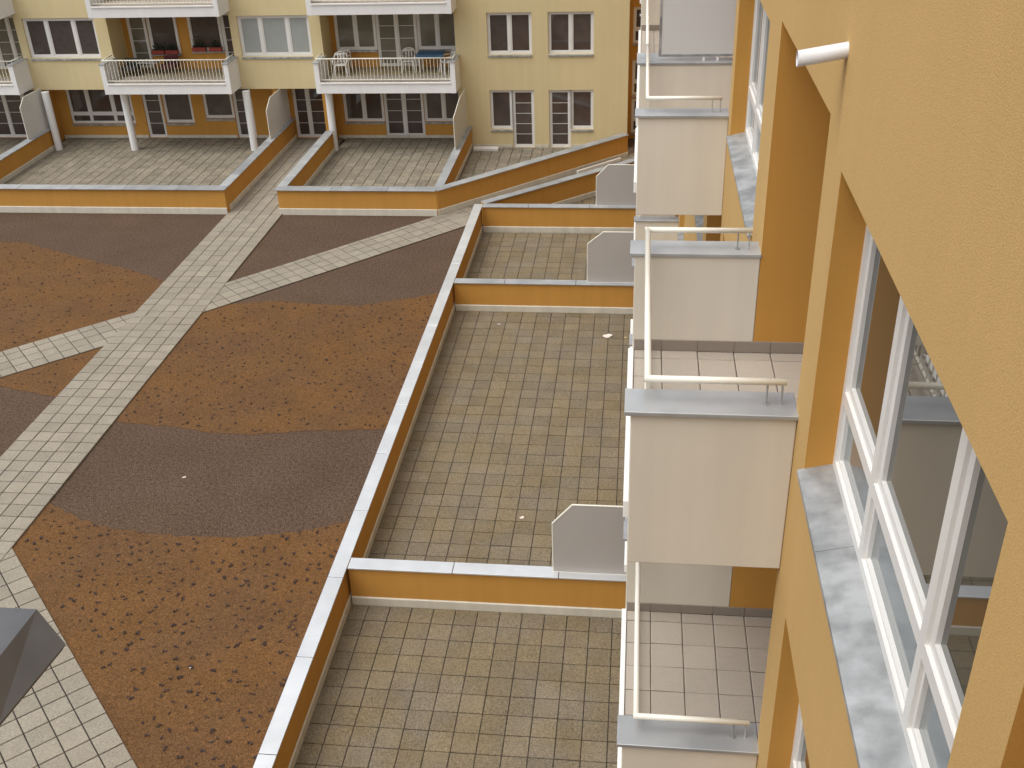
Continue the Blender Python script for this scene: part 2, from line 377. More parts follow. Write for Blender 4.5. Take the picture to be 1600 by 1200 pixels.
# corridor between the two slanting walls
tf = floor_base('corridor_floor', [(-6.7, 33.9), (-5.3, 32.6), (1.0, 38.4), (1.0, 41.5), (.9, 41.6)], .03, 'paved passage floor between the two slanting walls')
slabs(tf, [(-6.7, 33.9), (-5.3, 32.6), (1.0, 38.4), (1.0, 41.5), (.9, 41.6)], (-6.7, 33.9), math.radians(45), .4, .021, .042, M['pave_p'], near=(-5, 33), limit=40)

# right-hand terraces
def terrace(x0, x1, y0, y1, org, label, near, limit=300, singles=True, m='pave_t', region=None):
    R = region or [(x0, y0), (x1, y0), (x1, y1), (x0, y1)]
    o = floor_base('terrace_floor', R, .034, label)
    slabs(o, R, org, 0, .4, .0145 if singles else .022, .050, M[m], near=near, limit=limit, singles=singles)
    return o
terrace(-4.995, .98, 7.0, 14.42, (-4.62, 13.97), 'paved terrace floor nearest the camera', (-3, 11))
terrace(-4.995, .98, 14.56, 26.50, (-4.635, 26.22), 'long paved terrace floor in the middle of the right side', (-3, 16))
terrace(-4.995, .98, 26.66, 32.28, (-4.635, 26.3), 'small paved terrace floor behind the second cross wall', (-3, 27))
terrace(0, 0, 0, 0, (-4.635, 32.6), 'triangular paved terrace floor behind the third cross wall', (-1, 33), region=[(-4.6, 32.6), (.98, 32.6), (.98, 38.2), (-.4, 36.9)], limit=60)
# far terraces
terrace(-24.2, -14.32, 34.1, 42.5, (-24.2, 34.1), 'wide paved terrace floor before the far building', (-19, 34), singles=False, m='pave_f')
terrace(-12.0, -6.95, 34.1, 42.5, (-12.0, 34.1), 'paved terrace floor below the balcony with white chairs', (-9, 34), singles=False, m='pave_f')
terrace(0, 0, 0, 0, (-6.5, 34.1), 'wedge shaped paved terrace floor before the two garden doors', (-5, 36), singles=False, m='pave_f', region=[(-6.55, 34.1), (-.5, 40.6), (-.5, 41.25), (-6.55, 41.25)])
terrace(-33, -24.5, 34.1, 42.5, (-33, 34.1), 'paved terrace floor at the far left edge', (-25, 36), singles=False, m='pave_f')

# ------------------------------------------------------------------ terrace parapet walls
def parapet(label, p0, p1, cat='parapet', t=.20, h=.92, seam0=0., cop=.30, step=1.95, zm='zinc', cope_ext=(0, 0), pl_out=.022, pmats=None):
    p0, p1 = Vector((*p0, 0)), Vector((*p1, 0)); e = (p1 - p0).normalized(); n = Vector((-e.y, e.x, 0)); L_ = (p1 - p0).length; z = Vector((0, 0, 1))
    th = empty('parapet_wall', tuple((p0 + p1) / 2), label, cat)
    MB().obox(p0, e, n, z, 0, L_, -t / 2, t / 2, 0, h - .032).build('wall', M['orange'], th)
    b = MB()
    for sgn in (-1, 1):                                            # plinth with a sloped top on both faces
        ya, yb = sgn * (t / 2 + .001), sgn * (t / 2 + pl_out)
        prof = [(ya, 0), (yb, 0), (yb, .215), (ya, .235)]
        k = len(b.v)
        for s_ in (-.0, L_ + .0):
            for yy, zz in prof: b.v.append(tuple(p0 + e * s_ + n * yy + z * zz))
        for i in range(4): b.f.append((k + i, k + (i + 1) % 4, k + 4 + (i + 1) % 4, k + 4 + i)); b.m.append(0)
        b.f.append((k, k + 1, k + 2, k + 3)); b.m.append(0); b.f.append((k + 7, k + 6, k + 5, k + 4)); b.m.append(0)
    b.build('plinth', M['plinth'], th)
    cuts = [-cope_ext[0]]; s_ = seam0
    while s_ < L_ + cope_ext[1] - .05:
        if s_ > cuts[0] + .05: cuts.append(s_)
        s_ += step
    cuts.append(L_ + cope_ext[1])
    rr = random.Random(int(L_ * 100))
    for c_ in cuts[1:-1]:                                          # dark sealed lap joints
        part('coping_joint', (.0125, cop - .006, .028), M['black'], th, tuple(p0 + e * c_ + z * (h - .0175)), (0, 0, math.atan2(e.y, e.x)))
    for a_, c_ in zip(cuts, cuts[1:]):
        ln = c_ - a_ - .013; mid = p0 + e * ((a_ + c_) / 2) + z * (h - .016 + rr.uniform(-.002, .002))
        part('coping', (ln, cop, .032), M[zm], th, tuple(mid), (rr.gauss(0, .004), 0, math.atan2(e.y, e.x)), .003)
    return th
# long wall along the courtyard (coping x -5.20..-4.94)
parapet('long orange parapet with pale zinc coping between courtyard and terraces', (-5.07, 6.2), (-5.07, 32.55), seam0=10.18 - 6.2 - 1.95, cop=.275)
parapet('nearest orange cross wall joining the long coping, below the lowest grey screen', (-4.925, 14.48), (.98, 14.48), seam0=1.885, cop=.29, step=1.87)
parapet('second orange cross wall, with the middle grey screen standing on it', (-4.925, 26.60), (.98, 26.60), seam0=1.4, cop=.29, zm='zincmid')
parapet('third orange cross wall, at the end of the long coping', (-4.925, 32.45), (.98, 32.45), seam0=1.5, cop=.30, zm='zincmid')
# slanting walls of the corner passage
parapet('long slanting orange wall running up to the yellow house corner', (-6.74, 33.885), (-.45, 40.2), seam0=1.0, cop=.34, h=.916, t=.22, zm='zincmid')
parapet('shorter slanting orange wall behind the end of the long coping', (-4.95, 32.69), (.6, 37.75), seam0=1.2, cop=.30, zm='zincmid')
# far terraces
parapet('far front orange wall of the wide terrace, left of the path', (-30.0, 33.95), (-14.10, 33.95), cop=.42, t=.26, seam0=.6, cope_ext=(0, .07), zm='zincmid')
parapet('orange side wall along the left edge of the paved entrance passage', (-14.20, 34.082), (-14.20, 42.3), cop=.34, t=.20, seam0=1.2, cope_ext=(-.08, 0), zm='zincmid')
parapet('orange side wall along the right edge of the paved entrance passage', (-12.12, 34.082), (-12.12, 40.6), cop=.34, t=.20, seam0=1.0, cope_ext=(-.08, 0), zm='zincmid')
parapet('far front orange wall below the balcony with white chairs', (-12.22, 33.95), (-6.70, 33.95), cop=.42, t=.26, seam0=1.9, cope_ext=(.07, 0), zm='zincmid')
parapet('orange side wall between the chair balcony terrace and the wedge terrace', (-6.66, 34.1), (-6.66, 41.2), cop=.30, t=.20, seam0=1.3, h=.912, zm='zincmid')
parapet('orange side wall at the left end of the wide far terrace', (-24.10, 34.082), (-24.10, 41.2), cope_ext=(-.08, 0), cop=.34, t=.20, seam0=1.3, zm='zincmid')

# ------------------------------------------------------------------ privacy screens standing on the parapets
def screen(label, ax, pl, u0, u1, z0, z1, cu, cz, pm='screen'):                  # clipped upper corner at u0
    th = empty('privacy_screen', (pl, (u0 + u1) / 2, z0) if ax == 'x' else ((u0 + u1) / 2, pl, z0), label, 'screen', 'grey privacy screens on the parapets')
    pr = [(u0, z0), (u1, z0), (u1, z1), (u0 + cu, z1), (u0, z1 - cz)]
    def lay(off, t, name, m, pts):
        b = MB(); k = len(pts)
        for dd in (-t, t):
            for u, v in pts: b.v.append((pl + dd, u, v) if ax == 'x' else (u, pl + dd, v))
        b.f.append(tuple(range(k))); b.m.append(0); b.f.append(tuple(range(k, 2 * k))[::-1]); b.m.append(0)
        for i in range(k): b.f.append((i, (i + 1) % k, k + (i + 1) % k, k + i)); b.m.append(0)
        o = b.build(name, m, th); bm = bmesh.new(); bm.from_mesh(o.data); bmesh.ops.recalc_face_normals(bm, faces=bm.faces); bm.to_mesh(o.data); bm.free()
    lay(0, .010, 'panel', M[pm], [(u0 + .012, z0 + .012), (u1 - .012, z0 + .012), (u1 - .012, z1 - .012), (u0 + cu + .006, z1 - .012), (u0 + .012, z1 - cz - .006)])
    fr = MB()
    P = (lambda u, v: Vector((pl, u, v))) if ax == 'x' else (lambda u, v: Vector((u, pl, v)))
    for i in range(5):
        a_, c_ = pr[i], pr[(i + 1) % 5]; fr.tube(P(*a_), P(*c_), .016, n=6)
    fr.build('frame', M['rail'], th)
screen('large grey screen on the nearest cross wall', 'y', 14.50, -1.27, .96, .915, 2.37, .34, .40)
screen('grey screen on the second cross wall, below the far white balconies', 'y', 26.62, -1.26, .96, .915, 2.38, .42, .34)
screen('grey screen on the third cross wall, near the yellow house corner', 'y', 32.47, -1.26, .96, .915, 2.27, .37, .38)
screen('pale screen at the far left beside the leftmost column', 'x', -24.10, 39.30, 41.1, .915, 2.52, .4, .30, 'panel')
screen('pale screen left of the entrance passage', 'x', -14.20, 39.45, 42.2, .915, 2.38, .6, .35, 'panel')
screen('pale screen at the right end of the chair balcony terrace', 'x', -6.72, 38.2, 41.2, .915, 2.40, 1.6, .30, 'panel')

# ------------------------------------------------------------------ right-hand building
RX = 1.0
rb = empty('apartment_building', (6, 20, 0), 'ochre building on the right with a column of white balconies and big windows', 'building')
LEV = {0: .1, 1: 3.0, 2: 5.9, 3: 8.8}
LOGS = lambda L_: [(-.6, 2.07), (5.69, 8.04)] + ([(11.98, 20.60)] if L_ == 3 else [(11.98, 14.40)]) + [(23.7, 26.1), (30.0, 32.3), (36.1, 38.5)]
WINS = lambda L_: [(2.39, 5.22), (8.77, 11.62)] + ([] if L_ == 3 else [(15.15, 18.0)]) + [(20.9, 23.2), (26.9, 29.6), (32.9, 35.6)]
holes = []
for L_, zf in LEV.items():
    for a_, c_ in LOGS(L_): holes.append((a_, c_, zf - .06, zf + 2.68, 1.5, True))
    for a_, c_ in WINS(L_): holes.append((a_, c_, zf + .735, zf + 2.53, .26, False))
wall('wall', 'x', RX, -3.0, 43.6, 0, 15.2, holes, [M['ochre'], M['orange']], rb)
b = MB()                                                            # the rest of the shell: roof, ends, back
b.quad([(RX, -3, 15.2), (13, -3, 15.2), (13, 43.6, 15.2), (RX, 43.6, 15.2)]); b.build('roof', M['zincold'], rb)
b = MB(); b.quad([(RX, -3, 0), (13, -3, 0), (13, -3, 15.2), (RX, -3, 15.2)]); b.quad([(RX, 43.6, 0), (RX, 43.6, 15.2), (13, 43.6, 15.2), (13, 43.6, 0)])
b.quad([(13, -3, 0), (13, 43.6, 0), (13, 43.6, 15.2), (13, -3, 15.2)]); b.build('rear_wall', M['ochre'], rb)
for L_, zf in LEV.items():
    for k, (a_, c_) in enumerate(WINS(L_)):
        window(rb, 'x', RX, a_, c_, zf + .795, zf + 2.53, [1.0, 1.28, 1.0], transom=zf + 1.27, d=.155, fw=.055, glass='glassn', sash=.055,
               sill_out=.038, sill_h=.048, sillmat='zincold', lip=.03, low='glasslow')
    for k, (a_, c_) in enumerate(LOGS(L_)):                              # balcony doors at the back of each recess
        if 2 < c_ - a_ < 3: window(rb, 'x', RX + 1.5, a_ + .35, c_ - .35, zf + .02, zf + 2.3, [1, 1], d=-.075, fw=.07, sill=False, bars=3, name='balcony_door')

def rbalcony(y0, y1, zf, tiles=False, partition=False, near_rail=True, far_rail=True, wx=0.):
    """y0 outer face of the near wall, y1 inner face of the far wall"""
    t = .265
    yb = y1 + t
    sb = MB().box(.005, RX - .002, y0 + t + .0005, y1 - .0005, zf - .29, zf - .035).build('balcony', M['white'], rb)
    MB().box(.0, RX - .002, y0 + .012, y0 + t, zf - .30, zf + .856).build('side_wall', M['white'], sb, .008)
    MB().box(.0, RX - .002 + wx, y1, yb - .012, zf - .30 if not wx else zf - .055, zf + .856).build('side_wall', M['white'], sb, .008)
    for ya, yc, xw in ((y0 - .012, y0 + t + .012, 0), (y1 - .012, yb + .002, wx)):
        c = MB().box(-.038, RX + .004 + xw, ya, yc, zf + .857, zf + .888).build('coping', M['zincb'], sb, .005)
    pbox('edge_profile', M['paint'], sb, -.034, .012, y0 + t, y1, zf - .12, zf + .018, .004)
    hz = zf + 1.045; ym, yn = y0 + t / 2 - .005, y1 + t / 2 - .03
    MB().tube((.10, ym if near_rail else y0 - .07, hz), (.10, yn if far_rail else yn + .2, hz), .0225, n=14).build('handrail', M['rail'], sb, smooth=True)
    for yy in [q for q, on in ((ym, near_rail), (yn, far_rail)) if on]:
        MB().tube((.0785, yy, hz), (.93, yy, hz), .0225, n=14).build('handrail', M['rail'], sb, smooth=True)
        for xx in (.82, .91):
            MB().tube((xx, yy + (.0), zf + .885), (xx, yy, hz - .01), .006, n=8).build('rail_post', M['zincold'], sb)
        MB().tube((.82, yy, zf + .886), (.82, yy, zf + .893), .022, n=12).build('post_foot', M['zincold'], sb)
    n = int((y1 - y0 - t) / .115); xb = .116
    for i in range(n):
        y = y0 + t + (i + .5) * (y1 - y0 - t) / n
        part('bar', (.010, .012, .94), M['rail'], sb, (xb, y, zf + .56))
    pbox('lower_rail', M['rail'], sb, xb - .012, xb + .012, y0 + t, y1, zf + .075, zf + .095)
    fb = MB().box(.014, RX + 1.495, y0 + t + .001, y1 - .001, zf - .034, zf - .004).build('floor_bed', M['grout'], sb)
    if tiles:
        R = [(.016, y0 + t + .002), (RX + 1.49, y0 + t + .002), (RX + 1.49, y1 - .012), (.016, y1 - .012)]
        slabs(sb, R, (.245, y1 - .145), 0, .30, .007, zf + .004, M['tile'], name='floor_tile', near=(.5, y1 - 1), limit=160, th=.012)
        x = .012
        while x < RX + .5:
            x2 = .245 + .3 * (math.floor((x - .245 + 1e-6) / .3) + 1)
            pbox('skirting_tile', M['skirt'], sb, x + .002, min(x2, RX + 1.4) - .002, y1 - .012, y1 - .0005, zf + .005, zf + .105, .001); x = x2
    else:
        pbox('floor', M['tile'], sb, .016, RX + 1.49, y0 + t + .002, y1 - .002, zf - .003, zf + .004)
    if partition:
        pn = MB().box(.275, RX + 1.4, y1 + .10, y1 + .125, zf + .97, zf + 2.62).build('partition_panel', M['panel'], sb)
        fr = MB(); fr.box(.245, .275, y1 + .095, y1 + .13, zf + .94, zf + 2.64); fr.box(.275, RX + 1.4, y1 + .095, y1 + .13, zf + .94, zf + .97)
        fr.build('panel_frame', M['zincold'], pn)
        for xx in (.82, 1.0): MB().box(xx, xx + .03, y1 + .10, y1 + .125, zf + .888, zf + .94).build('panel_foot', M['paint'], pn)
    return sb
for L_ in (1, 2, 3):
    zf = LEV[L_]
    rbalcony(5.59, 8.04, zf, tiles=L_ > 1)
    rbalcony(11.955, 14.40, zf, tiles=(L_ == 3), partition=(L_ == 3), far_rail=(L_ != 3), wx=.9 if L_ == 3 else 0)
    if L_ == 3: rbalcony(14.68, 20.60, zf, tiles=True, near_rail=False)
    rbalcony(23.6, 26.1, zf)
    rbalcony(29.9, 32.3, zf)
# rain spout sticking out of the wall
b = MB(); n = 18; y0, z0 = 5.44, 11.865; ro, ri = .0395, .036
for x, rr in ((1.02, ro), (.765, ro), (.765, ri), (1.02, ri)):
    for i in range(n):
        t = 2 * math.pi * i / n; b.v.append((x, y0 + math.cos(t) * rr, z0 + math.sin(t) * rr - (1.0 - x) * .17))
for k in range(3):
    for i in range(n):
        j = (i + 1) % n; b.f.append((k * n + i, k * n + j, (k + 1) * n + j, (k + 1) * n + i)); b.m.append(0)
b.build('rain_spout', M['pipe'], rb, smooth=True)

# ------------------------------------------------------------------ far building
FY, FR = 41.25, 42.5
fb = empty('apartment_building', (-16, 46, 0), 'pale yellow building across the courtyard with wide white balconies', 'building')
BAL = [(-29.6, -24.45), (-20.87, -15.70), (-12.32, -6.88)]
LG1 = [(-29.3, -24.6), (-20.78, -15.80), (-12.20, -7.0)]
zf1 = 2.93
holes = []
for k in range(3):
    for a_, c_ in LG1: holes.append((a_, c_, zf1 + 2.9 * k, zf1 + 2.9 * k + 2.45, FR - FY, True))
    for a_, c_ in ((-24.28, -21.28), (-15.50, -12.64), (-5.77, -4.07), (-3.46, -1.74)): holes.append((a_, c_, 3.67 + 2.9 * k, 5.21 + 2.9 * k, .2, False))
up = [h for h in holes]
wall('wall', 'y', FY, -34, -.42, 2.41, 11.2, up, [M['yellow'], M['yellow']], fb)
# ground floor of the right section, then the set-back ground floor
gh = [(-5.77, -4.90, .78, 2.31, .14, False), (-4.90, -4.04, .03, 2.31, .14, False), (-3.46, -2.62, .03, 2.31, .14, False), (-2.62, -1.74, .78, 2.31, .14, False)]
wall('wall', 'y', FY, -7.0, -.42, 0, 2.41, gh, [M['yellow'], M['yellow']], fb)
b = MB(); b.quad([(-34, FY, 2.41), (-7, FY, 2.41), (-7, FR, 2.41), (-34, FR, 2.41)]); b.build('soffit', M['white'], fb)
b = MB(); b.quad([(-7, FY, 0), (-7, FY, 2.41), (-7, FR, 2.41), (-7, FR, 0)]); b.quad([(-.42, FY, 0), (-.42, 52, 0), (-.42, 52, 11.2), (-.42, FY, 11.2)])
b.quad([(-34, FY, 0), (-34, FY, 11.2), (-34, 52, 11.2), (-34, 52, 0)]); b.quad([(-34, 52, 0), (-34, 52, 11.2), (-.42, 52, 11.2), (-.42, 52, 0)])
b.quad([(-34, FY, 11.2), (-.42, FY, 11.2), (-.42, 52, 11.2), (-34, 52, 11.2)]); b.build('side_wall', M['yellow'], fb)
gw = [(-27.6, -25.0, .05), (-23.87, -21.05, .66), (-20.57, -19.76, .05), (-19.70, -18.45, .68), (-17.95, -16.68, .87), (-16.66, -15.85, .05), (-14.10, -12.75, .06), (-12.0, -10.32, .72), (-10.31, -8.67, .10), (-8.66, -7.12, .72)]
wall('ground_floor_wall', 'y', FR, -34, -7.0, 0, 2.41, [(a_, c_, z, 2.2, .10, False) for a_, c_, z in gw], [M['orange'], M['orange']], fb)
def W_(a_, c_, z, cols, **k): return window(fb, 'y', FR, a_, c_, z, 2.2, cols, d=.05, fw=.07, **k)
W_(-27.6, -25.0, .05, [1, 1, 1], bars=3, sill=False, name='door')
W_(-23.87, -21.05, .66, [1, 1.28, 1], transom=1.05)
W_(-20.57, -19.76, .05, [1], bars=3, sill=False, name='door')
W_(-19.70, -18.45, .68, [1])
W_(-17.95, -16.68, .87, [1])
W_(-16.66, -15.85, .05, [1], bars=3, sill=False, name='door')
W_(-14.10, -12.75, .06, [.8, 1], bars=3, sill=False, name='entrance_door')
W_(-12.0, -10.32, .72, [1, 1])
W_(-10.31, -8.67, .10, [1, 1], bars=3, sill=False, name='door')
W_(-8.66, -7.12, .72, [1, .9])
window(fb, 'y', FY, -5.77, -4.90, .78, 2.31, [1], d=.08, fw=.06)
window(fb, 'y', FY, -4.90, -4.04, .03, 2.31, [1], d=.08, fw=.07, bars=4, sill=False, name='door')
window(fb, 'y', FY, -3.46, -2.62, .03, 2.31, [1], d=.08, fw=.07, bars=4, sill=False, name='door')
window(fb, 'y', FY, -2.62, -1.74, .78, 2.31, [1], d=.08, fw=.06)
for k in range(2):
    z0, z1 = 3.67 + 2.9 * k, 5.21 + 2.9 * k
    window(fb, 'y', FY, -24.28, -21.28, z0, z1, [1, 1.28, 1], d=.10, fw=.08, glass='curtain')
    window(fb, 'y', FY, -15.50, -12.64, z0, z1, [1, 1.28, 1], d=.10, fw=.08, glass='blind')
    window(fb, 'y', FY, -5.77, -4.07, z0, z1, [1, 1], d=.10, fw=.07, glasses=['curtain', 'glass'])
    window(fb, 'y', FY, -3.46, -1.74, z0, z1, [1, 1], d=.10, fw=.07)
    zf = zf1 + 2.9 * k; D = FR - FY - .075
    o = wall('recess_wall', 'y', FR - .002, -20.775, -15.805, zf, zf + 2.44, [], [M['orange'], M['orange']], fb)
    o = wall('recess_wall', 'y', FR - .002, -12.195, -7.005, zf, zf + 2.44, [], [M['orange'], M['orange']], fb)
    o = wall('recess_wall', 'y', FR - .002, -29.295, -24.605, zf, zf + 2.44, [], [M['orange'], M['orange']], fb)
    for ua, uc, dz, cols, br, nm in ((-20.52, -19.74, .05, [1], 3, 'balcony_door'), (-19.68, -18.46, .62, [1], 0, 'window'), (-17.98, -16.62, .72, [1], 0, 'window'), (-16.6, -15.86, .05, [1], 3, 'balcony_door'),
                                 (-11.98, -10.33, .70, [1, 1], 0, 'window'), (-10.31, -8.70, .05, [1, 1], 3, 'balcony_door'), (-8.68, -7.1, .70, [1, 1], 0, 'window'), (-27, -24.9, .05, [1, 1, 1], 3, 'balcony_door')):
        window(fb, 'y', FY, ua, uc, zf + dz, zf + 2.2, cols, glass='glassm' if ua > -13 or ua < -20 else 'glass', d=D, fw=.07, bars=br, name=nm, sill=dz > .3, sill_out=-D + .05)
def fbalcony(x0, x1, zf):
    zb = zf - .42; Y0 = 40.10; t = .19
    sb = MB().box(x0 + .004, x1 - .004, Y0 + .004, FY - .002, zb, zf - .06).build('balcony', M['whitef'], fb, .006)
    pbox('floor', M['tile'], sb, x0 + t + .001, x1 - t - .001, Y0 + .10, FR - .01, zf - .055, zf)
    for xa in (x0, x1 - t):
        MB().box(xa, xa + t, Y0, FY - .002, zb - .004, zf + .72).build('side_wall', M['whitef'], sb, .006)
        MB().box(xa - .03, xa + t + .03, Y0 - .03, FY - .002, zf + .725, zf + .76).build('coping', M['zincb'], sb, .005)
    pbox('edge_profile', M['paint'], sb, x0 + t, x1 - t, Y0 - .03, Y0 + .03, zf - .06, zf + .0, .006)
    yr = Y0 + .10; hz = zf + .87
    MB().tube((x0 + .08, yr, hz), (x1 - .08, yr, hz), .024, n=10).build('handrail', M['rail'], sb, smooth=True)
    for xx in (x0 + .09, x1 - .09):
        MB().tube((xx, yr, hz), (xx, FY - .15, hz), .024, n=10).build('handrail', M['rail'], sb, smooth=True)
        for yy in (yr + .05, FY - .25): MB().tube((xx, yy, zf + .75), (xx, yy, hz), .010, n=6).build('rail_post', M['rail'], sb)
    pbox('lower_rail', M['rail'], sb, x0 + t, x1 - t, yr - .015, yr + .015, zf + .07, zf + .10)
    n = int((x1 - x0 - 2 * t) / .135)
    for i in range(n):
        part('bar', (.016, .016, .77), M['rail'], sb, (x0 + t + (i + .5) * (x1 - x0 - 2 * t) / n, yr, zf + .485))
for k in range(2):
    for x0, x1 in BAL: fbalcony(x0, x1, zf1 + 2.9 * k)
for x in (-23.80, -20.50, -15.42, -12.08):
    MB().tube((x, 40.85, -.02), (x, 40.85, 2.50 if x in (-20.50, -12.08) else 2.43), .145, .145, n=20).build('column', M['whitef'], fb, smooth=False)
b = MB()                                                            # short dividing walls of the set-back ground floor
for x, ya in ((-24.45, 41.27), (-14.42, 41.4), (-12.42, 41.4)): b.box(x - .08, x + .08, ya, FR - .003, 0, 2.405)
for i, x in enumerate((-24.45, -14.42, -12.42)):
    MB().box(x - .08, x + .08, 41.35, FR - .003, 0, 2.405).build('dividing_wall', M['orange'], fb)
for xa, xc in ((-24.36, -20.6), (-19.74, -16.70), (-15.82, -14.52), (-12.33, -7.01)):
    MB().box(xa, xc, FR - .022, FR - .001, 0, .165).build('plinth', M['plinth'], fb)
for xa, xc in ((-6.99, -4.94), (-4.0, -3.50), (-2.58, -.43)):
    MB().box(xa, xc, FY - .022, FY - .001, 0, .165).build('plinth', M['plinth'], fb)
# stair link in the inner corner
lk = empty('stair_link', (.3, 43.3, 0), 'narrow orange link with dark windows in the inner corner of the courtyard', 'building')
LYY = 42.6
hs_ = [(-.28, .75, z, z + 1.35, .10, False) for z in (.25, 1.75, 3.75, 5.75, 7.75, 9.6)]
wall('wall', 'y', LYY, -.415, .995, 0, 11.1, hs_, [M['orange'], M['orange']], lk)
for h in hs_: window(lk, 'y', LYY, h[0], h[1], h[2], h[3], [1], transom=h[2] + .5, d=.04, fw=.07)

# ------------------------------------------------------------------ furniture on the far balconies
def chair(loc, rz, label):
    th = link('plastic_chair', None, None, loc); th.rotation_euler = (0, 0, rz); WP[th.name] = (0, 0, 0)
    tag(th, label, 'chair', 'white plastic chairs on the far balcony')
    s_ = MB(); s_.obox(Vector((0, 0, .42)), Vector((1, 0, 0)), Vector((0, 1, -.06)), Vector((0, 0, 1)), -.23, .23, -.22, .24, -.015, .02); s_.build('seat', M['plastic'], th, .012, org=(0, 0, 0))
    k = MB()                                                       # rounded backrest with openings: rim and slats
    pts = [(-.24, .42), (-.25, .62), (-.22, .76), (-.12, .83), (0, .85), (.12, .83), (.22, .76), (.25, .62), (.24, .42)]
    yb = lambda z: .23 + (z - .42) * .22
    for (xa, za), (xb, zb) in zip(pts, pts[1:]): k.tube((xa, yb(za), za), (xb, yb(zb), zb), .030, n=6)
    for x in (-.11, 0, .11): k.tube((x, yb(.43), .43), (x, yb(.80), .80), .030, n=6)
    k.tube((-.2, yb(.76), .76), (.2, yb(.76), .76), .035, n=6)
    k.build('backrest', M['plastic'], th, org=(0, 0, 0), smooth=True)
    for sx in (-1, 1):
        MB().tube((sx * .22, -.19, .42), (sx * .27, -.24, 0), .035, .026, n=6).build('leg', M['plastic'], th, org=(0, 0, 0))
        MB().tube((sx * .22, .22, .42), (sx * .26, .29, 0), .035, .026, n=6).build('leg', M['plastic'], th, org=(0, 0, 0))
        a_ = MB(); a_.tube((sx * .25, .26, .64), (sx * .28, -.18, .63), .026, n=6); a_.tube((sx * .28, -.18, .63), (sx * .245, -.2, .42), .026, n=6)
        a_.build('armrest', M['plastic'], th, org=(0, 0, 0), smooth=True)
chair((-11.55, 41.15, zf1), math.radians(8), 'front white plastic chair in the left corner of the railed balcony')
chair((-11.62, 41.75, zf1), math.radians(-5), 'rear white plastic chair in the left corner of the railed balcony, against the wall')
chair((-8.98, 41.72, zf1), math.radians(4), 'white plastic chair left of the blue table')
chair((-7.42, 41.55, zf1), math.radians(-60), 'white plastic chair right of the blue table')
tb = empty('balcony_table', (-8.05, 41.75, zf1), 'white legged table with a blue cloth top on the far balcony', 'table')
b = MB().box(-8.6, -7.55, 41.40, 42.15, zf1 + .69, zf1 + .715); b.box(-8.62, -7.53, 41.385, 41.40, zf1 + .60, zf1 + .715); b.build('table_top', M['blue'], tb, .005)
for x in (-8.5, -7.65):
    for y in (41.5, 42.05): MB().tube((x, y, zf1), (x, y, zf1 + .69), .028, n=8).build('leg', M['plastic'], tb)
tb = empty('small_table', (-19.5, 41.65, zf1), 'small pale table between dark red seats on the left balcony', 'table')
MB().box(-19.95, -19.15, 41.4, 41.95, zf1 + .46, zf1 + .49).build('table_top', M['blind'], tb, .004)
for x in (-19.88, -19.22):
    for y in (41.46, 41.88): MB().tube((x, y, zf1), (x, y, zf1 + .46), .02, n=6).build('leg', M['black'], tb)
def seat(x, y, m, label, w=.62):
    th = empty('garden_seat', (x, y, zf1), label, 'seat')
    MB().box(x - w / 2, x + w / 2, y - .25, y + .25, zf1 + .22, zf1 + .36).build('cushion', m, th, .03)
    MB().box(x - w / 2, x + w / 2, y + .20, y + .30, zf1 + .36, zf1 + .62).build('backrest', m, th, .03)
    for sx in (-1, 1):
        for sy in (-.22, .22): MB().tube((x + sx * (w / 2 - .05), y + sy, zf1), (x + sx * (w / 2 - .05), y + sy, zf1 + .23), .02, n=6).build('leg', M['black'], th)
seat(-20.25, 41.45, M['black'], 'dark low seat at the left end of the left balcony', .6)
seat(-18.78, 41.85, M['bottle'], 'dark red low seat right of the small pale table', .6)
def planter(x0, x1, z, label):
    th = empty('planter_box', ((x0 + x1) / 2, 42.30, z), label, 'planter', 'red planters on the left balcony windowsills')
    MB().box(x0, x1, 42.22, 42.38, z, z + .16).build('box', M['red'], th, .01)
    pb = MB(); rr = random.Random(int(x0 * -100))
    for i in range(130):
        x = rr.uniform(x0 + .03, x1 - .03); y = rr.uniform(42.22, 42.38); h = z + .15 + abs(rr.gauss(0, .14)); s_ = rr.uniform(.025, .05); a_ = rr.uniform(0, 6.3); t = rr.uniform(-.5, .8)
        e = Vector((math.cos(a_), math.sin(a_), t)).normalized() * s_; u = Vector((-math.sin(a_), math.cos(a_), .3)) * s_ * .6; c = Vector((x, y, h))
        pb.quad([c - e, c + u, c + e, c - u])
    for i in range(6):
        x = x0 + .1 + (x1 - x0 - .2) * i / 5; pb.tube((x, 42.3, z + .12), (x + rr.uniform(-.04, .04), 42.3, z + .38), .008, n=4)
    pb.build('plant', M['leaf'], th)
for xa, xc, z, l in ((-19.62, -19.10, zf1 + .625, 'red planter with dark plants, first from the left balcony door'), (-19.05, -18.53, zf1 + .625, 'red planter with dark plants, second from the left balcony door'),
                    (-17.90, -17.35, zf1 + .725, 'red planter with tall plants, third from the left balcony door'), (-17.20, -16.68, zf1 + .725, 'red planter with tall plants, fourth from the left balcony door')):
    planter(xa, xc, z, l)
